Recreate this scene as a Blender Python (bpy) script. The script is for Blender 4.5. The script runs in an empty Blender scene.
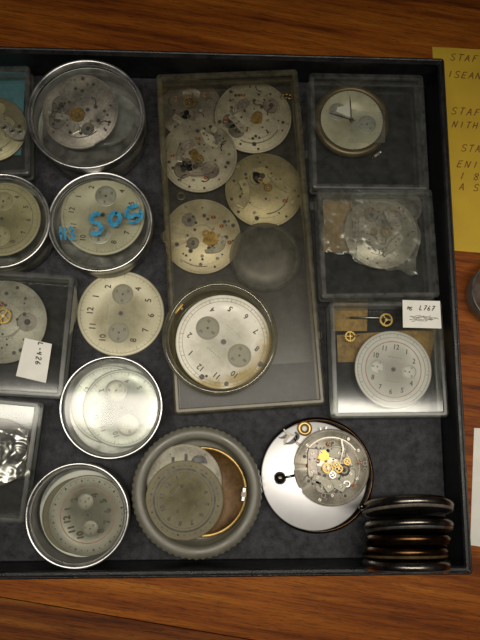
import bpy, bmesh, math, random
from mathutils import Matrix, Vector, noise
R = math.radians; PI = math.pi; TAU = 2*PI
scene = bpy.context.scene; COL = scene.collection
# ------------------------------------------------------------ camera (1 unit = 1 cm)
F = 650.0; NX, NY = 208.0, 427.0; H = 23.5
Zc = -Vector(((NX-240)/F, (320-NY)/F, -1.0)).normalized()
Xc = (Vector((1, 0, 0)) - Zc*Zc[0]).normalized(); Yc = Zc.cross(Xc)
RM = Matrix((Xc, Yc, Zc))
cam = bpy.data.cameras.new('camera'); camo = bpy.data.objects.new('camera', cam); COL.objects.link(camo)
cam.sensor_fit = 'VERTICAL'; cam.sensor_height = 36.0; cam.lens = F/640*36; cam.clip_start = 0.5; cam.clip_end = 1000
camo.matrix_world = Matrix.Translation((0, 0, H)) @ RM.to_4x4()
scene.camera = camo
def W(px, py, z=0.0):          # where the sight line of a measured point meets height z
    d = RM @ Vector(((px-240)/F, (320-py)/F, -1.0)); t = (H-z)/-d[2]
    return Vector((d[0]*t, d[1]*t, z))
def S(rp, px, py, z=0.0): return ((W(px+rp, py, z)-W(px-rp, py, z)).length + (W(px, py+rp, z)-W(px, py-rp, z)).length)/4

# ------------------------------------------------------------ materials
MATS = {}
def mk(name):
    m = bpy.data.materials.new(name); m.use_nodes = True; nt = m.node_tree; nt.nodes.clear()
    MATS[name] = m; return m, nt
def N(nt, t, **k):
    n = nt.nodes.new(t)
    for a, b in k.items():
        if a in n.inputs: n.inputs[a].default_value = b
        else: setattr(n, a, b)
    return n
def L(nt, a, b): nt.links.new(a, b)
def ramp(nt, fac, stops):
    r = N(nt, 'ShaderNodeValToRGB'); e = r.color_ramp.elements
    while len(e) < len(stops): e.new(0.5)
    for i, (p, c) in enumerate(stops):
        e[i].position = p; e[i].color = (c[0], c[1], c[2], 1) if not isinstance(c, (int, float)) else (c, c, c, 1)
    L(nt, fac, r.inputs[0]); return r
def coord(nt, scale=(1, 1, 1), rot=0, kind='Object'):
    tc = N(nt, 'ShaderNodeTexCoord'); mp = N(nt, 'ShaderNodeMapping'); mp.inputs['Scale'].default_value = scale
    mp.inputs['Rotation'].default_value = (0, 0, rot); L(nt, tc.outputs[kind], mp.inputs[0]); return mp.outputs[0]
def grain(nt, scale, rot):
    tc = N(nt, 'ShaderNodeTexCoord'); a = N(nt, 'ShaderNodeMapping'); a.inputs['Rotation'].default_value = (0, 0, rot); b = N(nt, 'ShaderNodeMapping'); b.inputs['Scale'].default_value = scale
    L(nt, tc.outputs['Object'], a.inputs[0]); L(nt, a.outputs[0], b.inputs[0]); return b.outputs[0]
def aged(name, c1, c2, metal=0.0, rough=0.5, rvar=0.15, scale=1.2, fine=14, bump=0.02, speck=0.0, speckc=(0.03, 0.02, 0.01), coat=0.0, bscale=None, spec=0.5, stain=None, lint=False):
    """two-tone mottled surface with fine grain, optional specks"""
    m, nt = mk(name); co = coord(nt)
    inf = N(nt, 'ShaderNodeObjectInfo'); ad = N(nt, 'ShaderNodeVectorMath', operation='ADD'); sc = N(nt, 'ShaderNodeVectorMath', operation='SCALE')
    cx = N(nt, 'ShaderNodeCombineXYZ'); L(nt, inf.outputs['Random'], cx.inputs[0]); L(nt, inf.outputs['Random'], cx.inputs[1]); L(nt, cx.outputs[0], sc.inputs[0]); sc.inputs['Scale'].default_value = 37.0
    L(nt, co, ad.inputs[0]); L(nt, sc.outputs[0], ad.inputs[1]); co = ad.outputs[0]
    n1 = N(nt, 'ShaderNodeTexNoise', Scale=scale, Detail=6.0, Roughness=0.62); L(nt, co, n1.inputs['Vector'])
    n2 = N(nt, 'ShaderNodeTexNoise', Scale=fine, Detail=4.0, Roughness=0.7); L(nt, co, n2.inputs['Vector'])
    mx = N(nt, 'ShaderNodeMath', operation='MULTIPLY_ADD'); L(nt, n2.outputs[0], mx.inputs[0]); mx.inputs[1].default_value = 0.45; L(nt, n1.outputs[0], mx.inputs[2])
    r = ramp(nt, mx.outputs[0], [(0.52, c1), (0.92, c2)])
    col = r.outputs[0]
    if speck > 0:
        n3 = N(nt, 'ShaderNodeTexNoise', Scale=fine*0.7, Detail=3.0, Roughness=0.8); L(nt, co, n3.inputs['Vector'])
        r3 = ramp(nt, n3.outputs[0], [(0.70-speck*0.12, 0.0), (0.78, 1.0)])
        mm = N(nt, 'ShaderNodeMixRGB'); L(nt, r3.outputs[0], mm.inputs[0]); L(nt, col, mm.inputs[1]); mm.inputs[2].default_value = (*speckc, 1); col = mm.outputs[0]
    if lint:
        n5 = N(nt, 'ShaderNodeTexNoise', Scale=5.0, Detail=5.0, Roughness=0.8, Distortion=2.0); L(nt, co, n5.inputs['Vector']); r5 = ramp(nt, n5.outputs[0], [(0.64, 0.0), (0.72, 0.55)])
        n6 = N(nt, 'ShaderNodeTexNoise', Scale=0.35, Detail=3.0); L(nt, co, n6.inputs['Vector']); r6 = ramp(nt, n6.outputs[0], [(0.35, 0.85), (0.65, 1.2)])
        m6 = N(nt, 'ShaderNodeMixRGB', blend_type='MULTIPLY'); m6.inputs[0].default_value = 1; L(nt, col, m6.inputs[1]); L(nt, r6.outputs[0], m6.inputs[2])
        m5 = N(nt, 'ShaderNodeMixRGB'); L(nt, r5.outputs[0], m5.inputs[0]); L(nt, m6.outputs[0], m5.inputs[1]); m5.inputs[2].default_value = (0.12, 0.115, 0.105, 1); col = m5.outputs[0]
    if stain:      # foxing that crept in from one side of the disc: (angle, radius)
        tc = N(nt, 'ShaderNodeTexCoord'); dt = N(nt, 'ShaderNodeVectorMath', operation='DOT_PRODUCT'); L(nt, tc.outputs['Object'], dt.inputs[0])
        dt.inputs[1].default_value = (math.cos(stain[0])/stain[1], math.sin(stain[0])/stain[1], 0)
        ln = N(nt, 'ShaderNodeVectorMath', operation='LENGTH'); L(nt, tc.outputs['Object'], ln.inputs[0]); l2 = N(nt, 'ShaderNodeMath', operation='DIVIDE'); L(nt, ln.outputs['Value'], l2.inputs[0]); l2.inputs[1].default_value = stain[1]
        s1 = N(nt, 'ShaderNodeMath', operation='MULTIPLY_ADD'); L(nt, dt.outputs['Value'], s1.inputs[0]); s1.inputs[1].default_value = 0.55; L(nt, l2.outputs[0], s1.inputs[2])
        s2 = N(nt, 'ShaderNodeMath', operation='MULTIPLY_ADD'); L(nt, n1.outputs[0], s2.inputs[0]); s2.inputs[1].default_value = 0.5; L(nt, s1.outputs[0], s2.inputs[2])
        s3 = N(nt, 'ShaderNodeMath', operation='MULTIPLY_ADD'); L(nt, n2.outputs[0], s3.inputs[0]); s3.inputs[1].default_value = 0.35; L(nt, s2.outputs[0], s3.inputs[2])
        r4 = ramp(nt, s3.outputs[0], [(0.0, 0.0), (1.0, 1.0)]); mr = N(nt, 'ShaderNodeMapRange'); L(nt, s3.outputs[0], mr.inputs[0]); mr.inputs[1].default_value = 1.36; mr.inputs[2].default_value = 1.66
        mm = N(nt, 'ShaderNodeMixRGB'); L(nt, mr.outputs[0], mm.inputs[0]); L(nt, col, mm.inputs[1]); mm.inputs[2].default_value = (0.26, 0.19, 0.05, 1); col = mm.outputs[0]
    b = N(nt, 'ShaderNodeBsdfPrincipled', Metallic=metal, Roughness=rough); L(nt, col, b.inputs['Base Color'])
    b.inputs['Specular IOR Level'].default_value = spec
    b.inputs['Coat Weight'].default_value = coat; b.inputs['Coat Roughness'].default_value = 0.08
    rr = N(nt, 'ShaderNodeMapRange'); L(nt, n1.outputs[0], rr.inputs[0]); rr.inputs[1].default_value = 0.3; rr.inputs[2].default_value = 0.7
    rr.inputs[3].default_value = max(0.02, rough-rvar); rr.inputs[4].default_value = rough+rvar; L(nt, rr.outputs[0], b.inputs['Roughness'])
    if bump:
        bp = N(nt, 'ShaderNodeBump', Strength=0.5, Distance=bump)
        if bscale:
            n4 = N(nt, 'ShaderNodeTexNoise', Scale=bscale, Detail=3.0); L(nt, co, n4.inputs['Vector']); L(nt, n4.outputs[0], bp.inputs['Height'])
        else: L(nt, n2.outputs[0], bp.inputs['Height'])
        L(nt, bp.outputs[0], b.inputs['Normal'])
    o = N(nt, 'ShaderNodeOutputMaterial'); L(nt, b.outputs[0], o.inputs[0]); return m
def clear(name, tint=(0.93, 0.94, 0.93), rough=0.06, ior=1.5, haze=0.04, hazec=(0.5, 0.5, 0.48), scratch=0.5, extra=0.0, both=False):
    """thin clear sheet: fresnel gloss over tinted transmission, a little dust haze and fine scratches"""
    m, nt = mk(name); co = coord(nt)
    n1 = N(nt, 'ShaderNodeTexNoise', Scale=2.2, Detail=7.0, Roughness=0.7); L(nt, co, n1.inputs['Vector'])
    co2 = coord(nt, (14, 0.9, 1), 0.5); n2 = N(nt, 'ShaderNodeTexNoise', Scale=4.0, Detail=4.0, Roughness=0.7); L(nt, co2, n2.inputs['Vector'])
    t = N(nt, 'ShaderNodeBsdfTransparent', Color=(*tint, 1)); d = N(nt, 'ShaderNodeBsdfDiffuse', Color=(*hazec, 1))
    hz = N(nt, 'ShaderNodeMapRange'); L(nt, n1.outputs[0], hz.inputs[0]); hz.inputs[1].default_value = 0.35; hz.inputs[2].default_value = 0.75
    hz.inputs[3].default_value = haze*0.35; hz.inputs[4].default_value = haze*2.0
    sr = ramp(nt, n2.outputs[0], [(0.66, 0.0), (0.74, scratch*0.25)]); su = N(nt, 'ShaderNodeMath', operation='ADD'); L(nt, hz.outputs[0], su.inputs[0]); L(nt, sr.outputs[0], su.inputs[1])
    m1 = N(nt, 'ShaderNodeMixShader'); L(nt, su.outputs[0], m1.inputs[0]); L(nt, t.outputs[0], m1.inputs[1]); L(nt, d.outputs[0], m1.inputs[2])
    g = N(nt, 'ShaderNodeBsdfGlossy', Roughness=rough); fr = N(nt, 'ShaderNodeFresnel', IOR=ior)
    bp = N(nt, 'ShaderNodeBump', Strength=0.06, Distance=0.004); L(nt, n1.outputs[0], bp.inputs['Height']); L(nt, bp.outputs[0], g.inputs['Normal'])
    ga = N(nt, 'ShaderNodeNewGeometry'); no = N(nt, 'ShaderNodeMath', operation='SUBTRACT'); no.inputs[0].default_value = 1.0; L(nt, ga.outputs['Backfacing'], no.inputs[1])
    fa = N(nt, 'ShaderNodeMath', operation='ADD'); L(nt, fr.outputs[0], fa.inputs[0]); fa.inputs[1].default_value = extra
    ff = N(nt, 'ShaderNodeMath', operation='MULTIPLY'); L(nt, fa.outputs[0], ff.inputs[0]); ff.inputs[1].default_value = 1.0
    if not both: L(nt, no.outputs[0], ff.inputs[1])
    m2 = N(nt, 'ShaderNodeMixShader'); L(nt, ff.outputs[0], m2.inputs[0]); L(nt, m1.outputs[0], m2.inputs[1]); L(nt, g.outputs[0], m2.inputs[2])
    o = N(nt, 'ShaderNodeOutputMaterial'); L(nt, m2.outputs[0], o.inputs[0]); return m

aged('leatherette', (0.004, 0.004, 0.005), (0.008, 0.008, 0.010), rough=0.42, scale=2, fine=30, bump=0.02, bscale=22)
aged('liner', (0.005, 0.0052, 0.007), (0.042, 0.042, 0.050), rough=0.7, rvar=0.05, scale=3.0, fine=19, bump=0.04, bscale=16, spec=0.25, lint=True)
aged('aluminium', (0.36, 0.36, 0.35), (0.58, 0.575, 0.56), metal=1, rough=0.32, rvar=0.1, scale=1.6, fine=30, bump=0.004)
aged('tin_inside', (0.32, 0.32, 0.30), (0.52, 0.51, 0.48), metal=1, rough=0.38, rvar=0.1, scale=1.6, fine=20, bump=0.006)
aged('steel', (0.36, 0.35, 0.33), (0.58, 0.56, 0.53), metal=1, rough=0.34, rvar=0.08, scale=3, fine=30, bump=0)
aged('dark_steel', (0.05, 0.045, 0.04), (0.20, 0.18, 0.16), metal=1, rough=0.26, rvar=0.08, scale=1.5, fine=16, bump=0.004)
aged('bronze', (0.035, 0.018, 0.009), (0.085, 0.045, 0.02), metal=1, rough=0.25, rvar=0.08, scale=1.5, fine=16, bump=0.004)
aged('brass', (0.24, 0.145, 0.03), (0.50, 0.33, 0.09), metal=0.8, rough=0.36, rvar=0.08, scale=3, fine=20, bump=0)
aged('old_gold', (0.22, 0.13, 0.035), (0.48, 0.33, 0.11), metal=0.7, rough=0.34, rvar=0.1, scale=1.6, fine=10, bump=0.005)
aged('dull_brass', (0.09, 0.065, 0.03), (0.17, 0.125, 0.065), metal=0.6, rough=0.4, scale=2, fine=20, bump=0)
aged('copper_stain', (0.06, 0.028, 0.009), (0.17, 0.095, 0.03), metal=0.4, rough=0.45, rvar=0.1, scale=1.2, fine=6, bump=0.005)
aged('nickel', (0.11, 0.092, 0.08), (0.42, 0.37, 0.32), metal=0.5, rough=0.42, rvar=0.12, scale=1.3, fine=12, bump=0.008, speck=0.5, speckc=(0.10, 0.08, 0.06))
aged('nickel_light', (0.20, 0.18, 0.14), (0.50, 0.46, 0.38), metal=0.45, rough=0.36, rvar=0.12, scale=1.5, fine=18, bump=0.006, speck=0.5, speckc=(0.14, 0.11, 0.07))
aged('nickel_dark', (0.10, 0.09, 0.075), (0.24, 0.21, 0.175), metal=0.5, rough=0.42, rvar=0.12, scale=1.6, fine=12, bump=0.008, speck=0.7, speckc=(0.06, 0.045, 0.03))
aged('nickel_matte', (0.19, 0.175, 0.13), (0.42, 0.40, 0.32), metal=0.3, rough=0.5, rvar=0.1, scale=1.3, fine=11, bump=0.008, speck=0.8, speckc=(0.14, 0.12, 0.08))
aged('gilt', (0.20, 0.17, 0.09), (0.38, 0.34, 0.20), metal=0.4, rough=0.45, rvar=0.1, scale=1.2, fine=9, bump=0.008, speck=0.7, speckc=(0.10, 0.07, 0.03))
aged('gilt_pale', (0.34, 0.30, 0.19), (0.54, 0.49, 0.35), metal=0.35, rough=0.45, rvar=0.1, scale=1.2, fine=9, bump=0.008, speck=0.5, speckc=(0.2, 0.14, 0.06))
aged('dial_beige', (0.33, 0.30, 0.19), (0.50, 0.47, 0.33), rough=0.48, scale=1.1, fine=22, bump=0.004, speck=0.5, speckc=(0.20, 0.16, 0.08), metal=0.15)
aged('dial_olive', (0.22, 0.19, 0.09), (0.36, 0.32, 0.17), rough=0.5, scale=1.1, fine=14, bump=0.004, speck=0.9, speckc=(0.12, 0.07, 0.02), metal=0.15)
aged('dial_grey', (0.17, 0.16, 0.12), (0.28, 0.265, 0.205), rough=0.45, scale=1.1, fine=22, bump=0.004, speck=0.5, speckc=(0.14, 0.12, 0.08), metal=0.25)
aged('dial_dark', (0.11, 0.095, 0.052), (0.19, 0.17, 0.105), rough=0.6, scale=1.5, fine=22, bump=0.004, speck=0.6, speckc=(0.07, 0.05, 0.02), metal=0.0, spec=0.25)
aged('dial_silver', (0.40, 0.43, 0.37), (0.60, 0.59, 0.52), rough=0.42, scale=1.1, fine=22, bump=0.004, speck=0.4, speckc=(0.25, 0.22, 0.15), metal=0.3)
aged('dial_white', (0.56, 0.54, 0.46), (0.70, 0.68, 0.61), rough=0.42, scale=1.0, fine=16, bump=0.004, speck=0.25, speckc=(0.40, 0.33, 0.18))
aged('dial_pink', (0.45, 0.42, 0.385), (0.56, 0.53, 0.49), rough=0.45, scale=1.1, fine=20, bump=0.004, speck=0.4, speckc=(0.30, 0.22, 0.17))
aged('dial_foxed', (0.48, 0.455, 0.37), (0.64, 0.615, 0.53), rough=0.42, scale=1.4, fine=9, bump=0.004, speck=0.25, speckc=(0.40, 0.33, 0.18), stain=(R(90-30*9-12), 1.6))
aged('foxing', (0.28, 0.21, 0.07), (0.46, 0.38, 0.17), rough=0.55, scale=1.6, fine=12, bump=0.01, speck=1.0, speckc=(0.08, 0.05, 0.02))
aged('subdial_grey', (0.17, 0.16, 0.11), (0.26, 0.25, 0.18), rough=0.6, scale=2, fine=26, bump=0.004, metal=0.0)
aged('subdial_pale', (0.27, 0.26, 0.20), (0.40, 0.39, 0.32), rough=0.4, scale=2, fine=26, bump=0.004, metal=0.3)
aged('ink', (0.035, 0.03, 0.02), (0.15, 0.13, 0.085), rough=0.5, scale=5, fine=40, bump=0, spec=0.1)
aged('ink_faint', (0.10, 0.09, 0.06), (0.20, 0.18, 0.13), rough=0.6, scale=5, fine=40, bump=0)
aged('ink_red', (0.28, 0.09, 0.04), (0.38, 0.16, 0.09), rough=0.5, scale=5, fine=40, bump=0)
aged('ink_rust', (0.42, 0.16, 0.05), (0.50, 0.26, 0.11), rough=0.5, scale=5, fine=40, bump=0)
aged('ink_blue', (0.004, 0.12, 0.28), (0.02, 0.28, 0.46), rough=0.4, scale=4, fine=20, bump=0)
aged('ink_brown', (0.10, 0.035, 0.004), (0.20, 0.08, 0.008), rough=0.7, scale=5, fine=40, bump=0)
aged('hole', (0.010, 0.008, 0.006), (0.035, 0.028, 0.018), rough=0.5, scale=4, fine=30, bump=0)
aged('ruby', (0.14, 0.03, 0.035), (0.24, 0.06, 0.065), rough=0.15, scale=4, fine=30, bump=0, coat=0.5)
aged('paper', (0.60, 0.59, 0.54), (0.72, 0.70, 0.65), rough=0.7, scale=1.5, fine=30, bump=0.004)
aged('yellow_paper', (0.42, 0.27, 0.012), (0.52, 0.34, 0.022), rough=0.75, rvar=0.05, scale=0.5, fine=30, bump=0.004)
aged('brown_paper', (0.13, 0.075, 0.02), (0.33, 0.20, 0.055), rough=0.75, rvar=0.05, scale=2.0, fine=8, bump=0.01)
aged('teal_card', (0.03, 0.12, 0.15), (0.06, 0.19, 0.22), rough=0.6, scale=1.0, fine=12, bump=0.004)
aged('white_enamel', (0.92, 0.91, 0.93), (0.95, 0.94, 0.95), rough=0.45, rvar=0.03, scale=1.0, fine=12, bump=0, coat=0.0, metal=0.7)
aged('grey_plastic', (0.105, 0.10, 0.078), (0.145, 0.14, 0.11), rough=0.42, scale=1.2, fine=20, bump=0.006)
aged('black_rubber', (0.01, 0.01, 0.01), (0.03, 0.028, 0.025), rough=0.4, scale=2, fine=20, bump=0.004)
clear('clear_plastic', haze=0.018, hazec=(0.40, 0.40, 0.37), rough=0.09, ior=1.36)
clear('plastic_edge', tint=(0.72, 0.73, 0.71), haze=0.11, hazec=(0.34, 0.34, 0.32), rough=0.25, ior=1.4)
clear('old_plastic', tint=(0.92, 0.91, 0.87), haze=0.015, hazec=(0.28, 0.27, 0.23), rough=0.30, ior=1.27, scratch=0.8)
clear('old_plastic_edge', tint=(0.62, 0.59, 0.47), haze=0.14, hazec=(0.30, 0.27, 0.18), rough=0.3, ior=1.38)
clear('cup_plastic', tint=(0.76, 0.74, 0.62), haze=0.13, hazec=(0.28, 0.26, 0.18), rough=0.12)
clear('glass', haze=0.015, rough=0.03)
clear('glass_hazy', haze=0.09, hazec=(0.6, 0.6, 0.56), rough=0.08, ior=1.32)
clear('smoky', tint=(0.72, 0.71, 0.67), haze=0.20, hazec=(0.20, 0.195, 0.165), rough=0.4, scratch=1.5)
clear('film', tint=(0.9, 0.9, 0.88), haze=0.13, hazec=(0.60, 0.56, 0.45), rough=0.26, extra=0.03, both=True)
def wood(name, k=1.0):
    m, nt = mk(name)
    n0 = N(nt, 'ShaderNodeTexNoise', Scale=1.0, Detail=2.0); L(nt, grain(nt, (0.03, 0.10, 1), R(8)), n0.inputs['Vector'])
    n1 = N(nt, 'ShaderNodeTexNoise', Scale=1.0, Detail=5.0, Roughness=0.6, Distortion=0.6); L(nt, grain(nt, (0.06, 0.9, 1), R(8)), n1.inputs['Vector'])
    n2 = N(nt, 'ShaderNodeTexNoise', Scale=1.0, Detail=5.0, Roughness=0.6); L(nt, grain(nt, (0.22, 4.2, 1), R(9)), n2.inputs['Vector'])
    n3 = N(nt, 'ShaderNodeTexNoise', Scale=1.0, Detail=3.0, Roughness=0.7); L(nt, grain(nt, (1.0, 26, 1), R(9)), n3.inputs['Vector'])
    a = N(nt, 'ShaderNodeMath', operation='MULTIPLY_ADD'); L(nt, n2.outputs[0], a.inputs[0]); a.inputs[1].default_value = 0.7; L(nt, n1.outputs[0], a.inputs[2])
    b2 = N(nt, 'ShaderNodeMath', operation='MULTIPLY_ADD'); L(nt, n0.outputs[0], b2.inputs[0]); b2.inputs[1].default_value = 0.5; L(nt, a.outputs[0], b2.inputs[2])
    mr = N(nt, 'ShaderNodeMapRange'); L(nt, b2.outputs[0], mr.inputs[0]); mr.inputs[1].default_value = 0.85; mr.inputs[2].default_value = 1.4
    r = ramp(nt, mr.outputs[0], [(0.0, (0.05*k, 0.0125*k, 0.002)), (0.4, (0.20*k, 0.048*k, 0.004)), (0.75, (0.31*k, 0.092*k, 0.008)), (1.0, (0.42*k, 0.16*k, 0.016))])
    r3 = ramp(nt, n3.outputs[0], [(0.38, 0.42), (0.50, 1.0)])
    mm = N(nt, 'ShaderNodeMixRGB', blend_type='MULTIPLY'); mm.inputs[0].default_value = 0.8; L(nt, r.outputs[0], mm.inputs[1]); L(nt, r3.outputs[0], mm.inputs[2])
    n4 = N(nt, 'ShaderNodeTexNoise', Scale=1.0, Detail=2.0, Roughness=0.5); L(nt, grain(nt, (3.0, 42, 1), R(8.5)), n4.inputs['Vector']); r4 = ramp(nt, n4.outputs[0], [(0.30, 0.35), (0.36, 1.0)])
    mp_ = N(nt, 'ShaderNodeMixRGB', blend_type='MULTIPLY'); mp_.inputs[0].default_value = 1; L(nt, mm.outputs[0], mp_.inputs[1]); L(nt, r4.outputs[0], mp_.inputs[2]); mm = mp_
    p = N(nt, 'ShaderNodeBsdfPrincipled', Roughness=0.55); p.inputs['Specular IOR Level'].default_value = 0.15; L(nt, mm.outputs[0], p.inputs['Base Color'])
    bp = N(nt, 'ShaderNodeBump', Strength=0.3, Distance=0.02); L(nt, n3.outputs[0], bp.inputs['Height']); L(nt, bp.outputs[0], p.inputs['Normal'])
    o = N(nt, 'ShaderNodeOutputMaterial'); L(nt, p.outputs[0], o.inputs[0])
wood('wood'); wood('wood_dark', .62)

# ------------------------------------------------------------ mesh builder
FONT = {}
def glyph(s, bold=0.0):
    k = (s, bold)
    if k not in FONT:
        c = bpy.data.curves.new('t', 'FONT'); c.body = s; c.size = 1; c.align_x = 'CENTER'; c.align_y = 'CENTER'; c.resolution_u = 3; c.offset = bold
        o = bpy.data.objects.new('t', c); me = bpy.data.meshes.new_from_object(o)
        FONT[k] = ([v.co.copy() for v in me.vertices], [tuple(p.vertices) for p in me.polygons])
        bpy.data.objects.remove(o); bpy.data.curves.remove(c); bpy.data.meshes.remove(me)
    return FONT[k]
class MB:
    def __init__(s): s.v = []; s.f = []; s.m = []; s.sm = []; s.mats = []
    def mi(s, m):
        if m not in s.mats: s.mats.append(m)
        return s.mats.index(m)
    def add(s, vs, fs, m, T=None, smooth=False):
        o = len(s.v); i = s.mi(m)
        for v in vs: s.v.append(T @ Vector(v) if T else Vector(v))
        for f in fs: s.f.append(tuple(o+k for k in f)); s.m.append(i); s.sm.append(smooth)
        return s
    def lathe(s, prof, m, seg=96, c=(0, 0), closed=False, smooth=True, rfun=None, T=None):
        vs = []; fs = []; n = len(prof)
        for (r, z) in prof:
            for k in range(seg):
                a = TAU*k/seg; rr = r*(rfun(a, z) if rfun else 1); vs.append((c[0]+rr*math.cos(a), c[1]+rr*math.sin(a), z))
        for i in range(n if closed else n-1):
            j = (i+1) % n
            if prof[i][0] == 0 and prof[j][0] == 0: continue
            for k in range(seg):
                k2 = (k+1) % seg; fs.append((i*seg+k, i*seg+k2, j*seg+k2, j*seg+k))
        return s.add(vs, fs, m, T, smooth)
    def disc(s, r, z, m, c=(0, 0), seg=64, th=0.0, bev=0.0, T=None):
        """solid coin: bottom z, thickness th (0 = single printed face)"""
        ring = [(c[0]+r*math.cos(TAU*k/seg), c[1]+r*math.sin(TAU*k/seg)) for k in range(seg)]
        if th == 0: return s.add([(x, y, z) for x, y in ring], [tuple(range(seg))], m, T)
        s.prism(ring, z, z+th-bev, m, T, top=(bev == 0))
        if bev:
            r2 = r-bev; ring2 = [(c[0]+r2*math.cos(TAU*k/seg), c[1]+r2*math.sin(TAU*k/seg)) for k in range(seg)]
            s.add([(x, y, z+th-bev) for x, y in ring]+[(x, y, z+th) for x, y in ring2], [(k, (k+1) % seg, seg+(k+1) % seg, seg+k) for k in range(seg)]+[tuple(range(seg, 2*seg))], m, T)
        return s
    def prism(s, pts, z0, z1, m, T=None, top=True):
        n = len(pts); vs = [(x, y, z0) for x, y in pts]+[(x, y, z1) for x, y in pts]
        fs = [(k, (k+1) % n, n+(k+1) % n, n+k) for k in range(n)]+[tuple(range(n-1, -1, -1))]
        if top: fs.append(tuple(range(n, 2*n)))
        return s.add(vs, fs, m, T)
    def ann(s, r0, r1, z, m, c=(0, 0), seg=72, a0=0, a1=TAU, T=None):
        full = abs(a1-a0-TAU) < 1e-6; n = seg if full else seg+1; vs = []
        for k in range(n):
            a = a0+(a1-a0)*k/seg; vs += [(c[0]+r0*math.cos(a), c[1]+r0*math.sin(a), z), (c[0]+r1*math.cos(a), c[1]+r1*math.sin(a), z)]
        fs = [(2*k, 2*k+1, 2*((k+1) % n)+1, 2*((k+1) % n)) for k in range(seg)]
        return s.add(vs, fs, m, T)
    def rod(s, p, q, r, m, seg=10, T=None):
        p = Vector(p); q = Vector(q); d = q-p; M = Matrix.Translation(p) @ d.to_track_quat('Z', 'Y').to_matrix().to_4x4()
        if T: M = T @ M
        return s.lathe([(0.0001, 0), (r, 0), (r, d.length), (0.0001, d.length)], m, seg, T=M)
    def box(s, x0, x1, y0, y1, z0, z1, m, T=None, bev=0.0):
        if bev <= 0: return s.prism([(x0, y0), (x1, y0), (x1, y1), (x0, y1)], z0, z1, m, T)
        b = bev; lo = [(x0, y0), (x1, y0), (x1, y1), (x0, y1)]; hi = [(x0+b, y0+b), (x1-b, y0+b), (x1-b, y1-b), (x0+b, y1-b)]
        vs = [(x, y, z0) for x, y in lo]+[(x, y, z1-b) for x, y in lo]+[(x, y, z1) for x, y in hi]
        fs = [(3, 2, 1, 0), (8, 9, 10, 11)]
        for o in (0, 4): fs += [(o+k, o+(k+1) % 4, o+4+(k+1) % 4, o+4+k) for k in range(4)]
        return s.add(vs, fs, m, T)
    def text(s, t, x, y, z, size, m, rot=0, bold=0.015, sx=1.0, T=None):
        if bold > 0:
            for i, (dx, dy) in enumerate(((1, 0), (-1, 0), (0, 1), (0, -1))): s.text(t, x+dx*bold*size*1.2, y+dy*bold*size*1.2, z+.0004*i, size, m, rot, 0, sx, T)
            return s
        vs, fs = glyph(t, 0); M = Matrix.Translation((x, y, z)) @ Matrix.Rotation(rot, 4, 'Z') @ Matrix.Diagonal((size*sx, size, 1, 1))
        return s.add(vs, fs, m, (T @ M) if T else M)
    def stroke(s, pts, w, z, m, T=None):
        """flat pen stroke along a polyline"""
        P = [Vector((x, y)) for x, y in pts]; n = len(P); vs = []
        for i in range(1, n-1):      # break the stroke at sharp corners so that it keeps its width
            a = P[i]-P[i-1]; b = P[i+1]-P[i]
            if a.length > 0 and b.length > 0 and a.normalized().dot(b.normalized()) < .55:
                s.stroke(pts[:i+1], w, z, m, T); s.stroke(pts[i:], w, z+.0003, m, T); return s
        for i in range(n):
            d = (P[min(i+1, n-1)]-P[max(i-1, 0)]); d = d.normalized() if d.length > 0 else Vector((1, 0)); q = Vector((-d.y, d.x))*w*(0.5+0.14*math.sin(i*2.1))
            vs += [(P[i].x+q.x, P[i].y+q.y, z), (P[i].x-q.x, P[i].y-q.y, z)]
        return s.add(vs, [(2*i, 2*i+1, 2*i+3, 2*i+2) for i in range(n-1)], m, T)
    def build(s, name, parent=None, loc=None, smooth_angle=None):
        me = bpy.data.meshes.new(name); me.from_pydata([tuple(v) for v in s.v], [], s.f)
        for m in s.mats: me.materials.append(MATS[m])
        me.polygons.foreach_set('material_index', s.m); me.polygons.foreach_set('use_smooth', s.sm)
        bm = bmesh.new(); bm.from_mesh(me); bmesh.ops.remove_doubles(bm, verts=[v for v in bm.verts if v.co.x**2+v.co.y**2 < 1e-6], dist=0.0003); bmesh.ops.recalc_face_normals(bm, faces=bm.faces)
        for f in bm.faces:      # single printed faces look up
            pass
        bm.to_mesh(me); bm.free(); me.update()
        o = bpy.data.objects.new(name, me); COL.objects.link(o)
        if parent: o.parent = parent
        if loc: o.location = loc
        return o
def thing(name, label, cat, loc=(0, 0, 0), rz=0, group=None, rx=0, ry=0):
    o = bpy.data.objects.new(name, None); o.empty_display_size = 0.3; COL.objects.link(o); o.location = loc; o.rotation_euler = (rx, ry, rz)
    o['label'] = label; o['category'] = cat
    if group: o['group'] = group
    return o
def tag(o, label, cat, group=None):
    o['label'] = label; o['category'] = cat
    if group: o['group'] = group
    return o
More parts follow.
